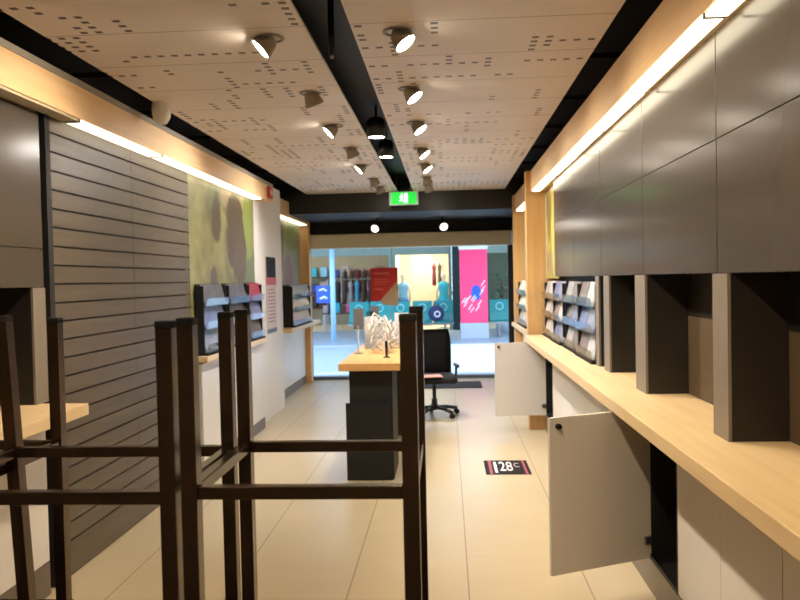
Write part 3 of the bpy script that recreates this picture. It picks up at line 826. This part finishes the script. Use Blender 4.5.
# shops opposite
TN = [30]
def shop(x0, x1, wallm, label, yb=27.5):
    def stb(m, *a):
        TN[0] += 1; box('trim_%d' % TN[0], m, *a, **st)
    stb(wallm, x0, x1, yb, yb+.1, 0, 3.1); stb(wallm, x0, x0+.08, 24.1, yb, 0, 3.1); stb(wallm, x1-.08, x1, 24.1, yb, 0, 3.1)
    stb('cream', x0+.08, x1-.08, 24.1, yb, -.001, .02); stb('white', x0, x1, 24.1, yb, 3.1, 3.2)
    t = thing('shop_front', label, 'shop front', ((x0+x1)/2, 24, 0)); h = (x1-x0)/2
    box('fascia', 'mint', -h, h, 0, .1, 2.75, 3.9, t)
    box('upright', 'mint', -h, -h+.1, -.05, .08, 0, 2.75, t); box('upright', 'mint', h-.1, h, -.05, .08, 0, 2.75, t)
    box('head_rail', 'mint', -h+.1, h-.1, -.05, .08, 2.38, 2.75, t)
    return t
shop(-7.5, -1.72, 'khaki', 'front of the cream fashion shop across the street, left of the lit window')
shop(-1.70, .16, 'cream', 'pale green framed front of the lit clothing window across the street')
shop(.46, 6, 'darkshop', 'front of the dim greenish shop across the street, right of the pink totem')
tag(box('column', 'darkgreen', .17, .45, 23.7, 24.3, 0, 4), 'dark green column between the two shops across the street', 'column')

def lamp_area(loc, sx, sy3, power, col):
    l = bpy.data.lights.new('shop_light', 'AREA'); l.shape = 'RECTANGLE'; l.size = sx; l.size_y = sy3; l.energy = power; l.color = col
    o = bpy.data.objects.new('shop_light', l); C.objects.link(o); o.location = loc
    return o
lamp_area((-4.2, 25.6, 3.05), 4, 2, 60, (1, .88, .7))
lamp_area((-.8, 25.4, 3.05), 1.4, 2, 150, (1, .92, .78))
lamp_area((3, 25.6, 3.05), 4, 2, 90, (.85, 1, .92))

def mannequin(x, y, label, top, bottom, long=False):
    t = thing('mannequin', label, 'mannequin', (x, y, .02))
    MB().lathe([(0, 0), (.16, 0), (.16, .02), (.02, .03)], 20).build('stand', 'steel', t)
    MB().lathe([(.05, .12), (.07, .3), (.08, .5), (.13, .85), (.16, .95), (.12, 1.12), (.15, 1.32), (.17, 1.42), (.06, 1.5), (.05, 1.56), (.085, 1.64), (.085, 1.74), (.03, 1.8), (0, 1.8)], 20, sx=1, sy=.65).build('body', 'skin', t, True)
    for s in (-1, 1):
        MB().tube([(s*.17, 0, 1.41), (s*.24, .0, 1.15), (s*.22, -.06, .88)], .035, 8).build('arm', 'skin', t, True)
    if long:
        MB().lathe([(.30, .45), (.22, .8), (.185, .95), (.135, 1.12), (.168, 1.32), (.18, 1.42), (.08, 1.5)], 20, sx=1, sy=.7, cap=False).build('dress', top, t, True)
    else:
        MB().lathe([(.19, .92), (.16, 1.0), (.145, 1.12), (.172, 1.32), (.185, 1.42), (.08, 1.5)], 20, sx=1, sy=.7, cap=False).build('shirt', top, t, True)
        MB().lathe([(.25, .5), (.21, .8), (.175, .97)], 20, sx=1, sy=.7, cap=False).build('skirt', bottom, t, True)
M['teal_cloth'] = plain('teal_cloth', rgb(60, 180, 206), .8); M['sky_cloth'] = plain('sky_cloth', rgb(140, 200, 230), .8)
M['blue_cloth'] = plain('blue_cloth', rgb(58, 84, 176), .8); M['rose_cloth'] = plain('rose_cloth', rgb(226, 84, 140), .8)
M['brown_cloth'] = plain('brown_cloth', rgb(96, 66, 54), .8); M['wine_cloth'] = plain('wine_cloth', rgb(110, 34, 64), .8)
M['grey_cloth'] = plain('grey_cloth', rgb(180, 168, 168), .8); M['char_cloth'] = plain('charcoal_cloth', rgb(62, 54, 54), .8)
mannequin(-1.42, 24.6, 'mannequin in pale blue top and blue skirt at the left of the lit window', 'sky_cloth', 'blue_cloth')
mannequin(-.10, 24.6, 'mannequin in long turquoise dress at the right of the lit window', 'teal_cloth', None, True)
# rose banner beside the blue mannequin
def rail(x0, x1, y, z, label, cols, glabel):
    t = thing('clothes_rail', label, 'clothes rail', (x0, y, .02))
    L = x1-x0
    MB().tube([(0, 0, 0), (0, 0, z)], .02).tube([(L, 0, 0), (L, 0, z)], .02).tube([(0, 0, z), (L, 0, z)], .018).build('frame', 'steel', t)
    n = len(cols); rg = random.Random(int(x0*10))
    for i, c in enumerate(cols):
        xx = x0+(i+.6)*L/(n+.2); ln = rg.uniform(.75, 1.05)
        m = MB().lathe([(.17, z-ln), (.16, z-ln*.6), (.13, z-.3), (.19, z-.14), (.05, z-.05), (.01, z+.0)], 14, sx=.42, sy=1.1)
        o = m.build('garment', c, None, True); o.location = (xx, y, .02)
        tag(o, glabel[i], 'garment', 'garments on the rails across the street')
cn = ['brown', 'pale grey', 'charcoal', 'rose', 'teal', 'grey', 'dark', 'wine red', 'light grey']
order_w = ['first', 'second', 'third', 'fourth', 'fifth', 'sixth', 'seventh', 'eighth', 'ninth']
cl1 = ['grey_cloth', 'char_cloth', 'brown_cloth', 'grey_cloth', 'teal_cloth', 'brown_cloth', 'char_cloth', 'rose_cloth', 'grey_cloth']
wd = {'grey_cloth': 'pale grey', 'char_cloth': 'charcoal', 'brown_cloth': 'brown', 'teal_cloth': 'turquoise', 'rose_cloth': 'rose', 'wine_cloth': 'wine red', 'sky_cloth': 'pale blue', 'blue_cloth': 'blue'}
rail(-3.9, -1.95, 24.7, 1.62, 'low clothes rail at the front of the cream shop across the street', cl1, ['%s garment hanging %s from the left on the front rail across the street' % (wd[c], order_w[i]) for i, c in enumerate(cl1)])
cl2 = ['char_cloth', 'brown_cloth', 'wine_cloth', 'char_cloth', 'brown_cloth', 'grey_cloth', 'char_cloth']
rail(-3.6, -2.0, 25.9, 2.0, 'tall clothes rail at the back of the cream shop across the street', cl2, ['%s garment hanging %s from the left on the back rail across the street' % (wd[c], order_w[i]) for i, c in enumerate(cl2)])
cl3 = ['brown_cloth', 'wine_cloth', 'char_cloth']
rail(-.75, -.12, 26.6, 2.15, 'short clothes rail at the back of the lit window', cl3, ['%s garment hanging %s from the left in the back of the lit window' % (wd[c], order_w[i]) for i, c in enumerate(cl3)])
tag(box('banner', 'cream', -1.15, -.5, 25.6, 25.65, .02, 2.4), 'tall cream display panel standing in the lit window', 'banner')

# stock on a low table in the cream shop
t = thing('stock_table', 'low table of goods at the front of the cream shop across the street', 'table', (-3.0, 24.25, .02))
box('top', 'brown_cloth', -1.0, .95, -.22, .22, .52, .56, t)
for sx in (-.95, .9):
    for sy_ in (-.18, .18): box('leg', 'steel', sx-.02, sx+.02, sy_-.02, sy_+.02, 0, .52, t)
rg = random.Random(11)
cols_ = ['grey_cloth', 'char_cloth', 'teal_cloth', 'brown_cloth', 'rose_cloth', 'grey_cloth', 'sky_cloth', 'char_cloth', 'wine_cloth', 'grey_cloth']
for i, c in enumerate(cols_):
    hh = rg.uniform(.16, .34); m = MB().box(-.08, .08, -.07, .07, 0, hh, .015)
    o = m.build('handbag', c); o.location = (-3.9+.188*i, 24.25, .58)
    hd = MB().tube([(-.05, 0, hh-.005), (-.04, 0, hh+.07), (.04, 0, hh+.07), (.05, 0, hh-.005)], .009).build('handle', 'char_cloth', o, True)
    tag(o, '%s handbag standing %s from the left on the stock table across the street' % (wd[c], (order_w+['tenth'])[i]), 'handbag', 'handbags on the stock table across the street')

# wall shelf of boxes and bags in the cream shop
t = thing('display_shelf', 'three tier wall shelf of goods at the back of the cream shop across the street', 'shelf', (-4.6, 27.2, .02))
for zz_ in (.6, 1.15, 1.7): box('shelf_board', 'brown_cloth', -.8, 2.4, -.25, .25, zz_, zz_+.04, t)
for xx_ in (-.83, 2.4): box('shelf_side', 'brown_cloth', xx_, xx_+.03, -.25, .25, 0, 2.0, t)
rg = random.Random(23)
pal = ['grey_cloth', 'rose_cloth', 'char_cloth', 'teal_cloth', 'brown_cloth', 'sky_cloth', 'wine_cloth', 'blue_cloth', 'grey_cloth']
for r_i, (zz_, rn) in enumerate(((.66, 'bottom'), (1.21, 'middle'), (1.76, 'top'))):
    for i in range(8):
        c = pal[(i*2+r_i*5) % 9]; hh = rg.uniform(.2, .42); ww = rg.uniform(.11, .17)
        o = MB().box(-ww, ww, -.14, .14, 0, hh, .01).build('storage_box', c); o.location = (-5.2+.40*i, 27.2, zz_)
        tag(o, '%s box, %s from the left, %s tier of shelf across the street' % (wd[c], order_w[i], rn), 'box', 'boxes on the shop shelf across the street')

# pink totem
t = thing('totem', 'hot pink totem on a pale plinth between the teal benches', 'totem', (.71, 20.3, 0))
box('plinth', 'concrete', -.37, .37, -.25, .25, 0, .42, t, bev=.02)
box('pink_body', 'pink', -.36, .36, -.18, .18, .42, 2.36, t, bev=.01)
box('cap', 'ink_white', -.38, .38, -.2, .2, 2.36, 2.5, t, bev=.01)
mk = MB().lathe([(0, 0), (1, 0), (1, .006), (0, .006)], 20, Matrix.Translation((.06, -.18, 1.22)) @ Matrix.Rotation(PI/2, 4, 'X') @ Matrix.Diagonal((.13, .2, 1, 1)))
mk.build('blue_patch', 'blue', t)
m = MB(); rg = random.Random(5)
for i in range(13):
    x = -.28+.045*i+rg.uniform(-.03, .03); zc = .75+.35*rg.random()+(.55 if i > 7 else 0)*rg.random()
    m.tube([(x-.05, -.186, zc-.06), (x+.05, -.186, zc+.08)], .014, 6)
m.build('white_strokes', 'ink_white', t)

# benches: rows of teal seats
def bench(x0, n, label):
    t = thing('bench', label, 'bench', (x0, 20.9, 0), 0, 'teal metal benches across the street')
    for i in range(n):
        x = i*.58
        m = MB()
        pr = [(-.30, .44), (-.28, .41), (.10, .40), (.20, .62), (.26, .98), (.23, 1.0), (.16, .65), (.08, .445)]
        m.prism(pr, 'X', x+.02, x+.56)
        s = m.build('seat_shell', 'teal', t)
        MB().lathe([(.085, -.004), (.11, -.004), (.11, .004), (.085, .004), (.085, -.004)], 20, Matrix.Translation((x+.29, .185, .82)) @ Matrix.Rotation(PI/2-.17, 4, 'X'), cap=False).build('ring_mark', 'teal_lt', s)
    MB().box(0, n*.58, -.05, .02, .34, .40).build('beam', 'steel', t)
    for x in (.25, n*.58-.25):
        MB().tube([(x, 0, .36), (x, 0, 0)], .03).box(x-.03, x+.03, -.28, .28, 0, .03).build('leg', 'steel', t)
    return t
bench(-2.75, 3, 'teal metal bench across the street, left one, behind the table wares')
bench(-.98, 2, 'teal metal bench across the street, left of the pink totem')
bench(1.15, 2, 'teal metal bench across the street, right of the pink totem')
t = thing('backpack', 'round navy bag with white ring resting on the teal bench', 'bag', (-.30, 20.66, .45))
t.scale = (.72, .72, .72)
MB().lathe([(0, -.12), (.26, -.12), (.30, -.06), (.30, .06), (.26, .12), (0, .12)], 24, Matrix.Translation((0, 0, .30)) @ Matrix.Rotation(PI/2, 4, 'X')).build('body', 'navy', t, True)
MB().lathe([(.08, 0), (.12, 0), (.12, .008), (.08, .008), (.08, 0)], 20, Matrix.Translation((.04, -.12, .28)) @ Matrix.Rotation(PI/2, 4, 'X'), cap=False).build('ring_patch', 'ink_white', t)
MB().tube([(-.12, 0, .58), (-.06, 0, .66), (.06, 0, .66), (.12, 0, .58)], .02).build('handle', 'navy', t, True)

# blue street sign on a pale post
t = thing('street_sign', 'blue sign fixed to a pale blue post outside, left end of the window', 'sign', (-3.02, 20, 0))
MB().lathe([(.07, 0), (.07, 3.0)], 16).build('post', 'ltblue', t, True)
s = box('blue_panel', 'blue', -.44, -.07, -.03, .03, 1.03, 1.48, t, bev=.005)
m = MB().tube([(-.36, -.035, 1.36), (-.24, -.035, 1.40), (-.16, -.035, 1.34)], .025).tube([(-.34, -.035, 1.14), (-.22, -.035, 1.19), (-.15, -.035, 1.14)], .03)
m.build('white_symbol', 'ink_white', s)
# greenery-like plant and seat rows on the right
def planter(x, y, label):
    t = thing('potted_plant', label, 'plant', (x, y, 0))
    MB().lathe([(.18, 0), (.24, .45), (.21, .45), (.20, .40), (0, .40)], 20).build('pot', 'concrete', t, True)
    m = MB(); rg = random.Random(9)
    for i in range(70):
        a = rg.uniform(0, 2*PI); r = rg.uniform(.05, .42); h = rg.uniform(.5, 1.7)
        p = Vector((r*math.cos(a), r*math.sin(a), h)); d = Vector((math.cos(a), math.sin(a), rg.uniform(-.3, .8))).normalized()
        u = d.cross(Vector((0, 0, 1))).normalized()*.05
        b2 = bmesh.new()
        vs = [b2.verts.new(q) for q in (p-d*.12, p+u, p+d*.16, p-u)]
        b2.faces.new(vs); m._merge(b2)
    m.build('foliage', M['leaf'], t)
    MB().tube([(0, 0, .4), (.03, 0, 1.0), (0, .02, 1.5)], .025).build('stem', 'brown_cloth', t)
M['leaf'] = plain('leaf_green', rgb(50, 110, 80), .5)
planter(1.62, 22.6, 'leafy green plant in pale pot behind the right teal bench')

# ------------------------------------------------------------------ daylight and world
sun = bpy.data.lights.new('sun', 'SUN'); sun.energy = 8; sun.color = (1, .97, .92); sun.angle = .02
so = bpy.data.objects.new('sun', sun); C.objects.link(so); so.location = (10, 15, 20)
so.rotation_euler = Vector((-.62, .0, -.78)).to_track_quat('-Z', 'Y').to_euler()
wd_ = bpy.data.worlds.new('sky'); S.world = wd_; wd_.use_nodes = True
bg = wd_.node_tree.nodes['Background']; bg.inputs[0].default_value = (.68, .83, 1, 1); bg.inputs[1].default_value = 5.2

S.view_settings.view_transform = 'Standard'; S.view_settings.look = 'None'
S.view_settings.gamma = 1; S.view_settings.use_curve_mapping = False
S.view_settings.exposure = 0
S.cycles.use_denoising = True
S.cycles.max_bounces = 8; S.cycles.diffuse_bounces = 5; S.cycles.transparent_max_bounces = 16
S.cycles.sample_clamp_indirect = 6
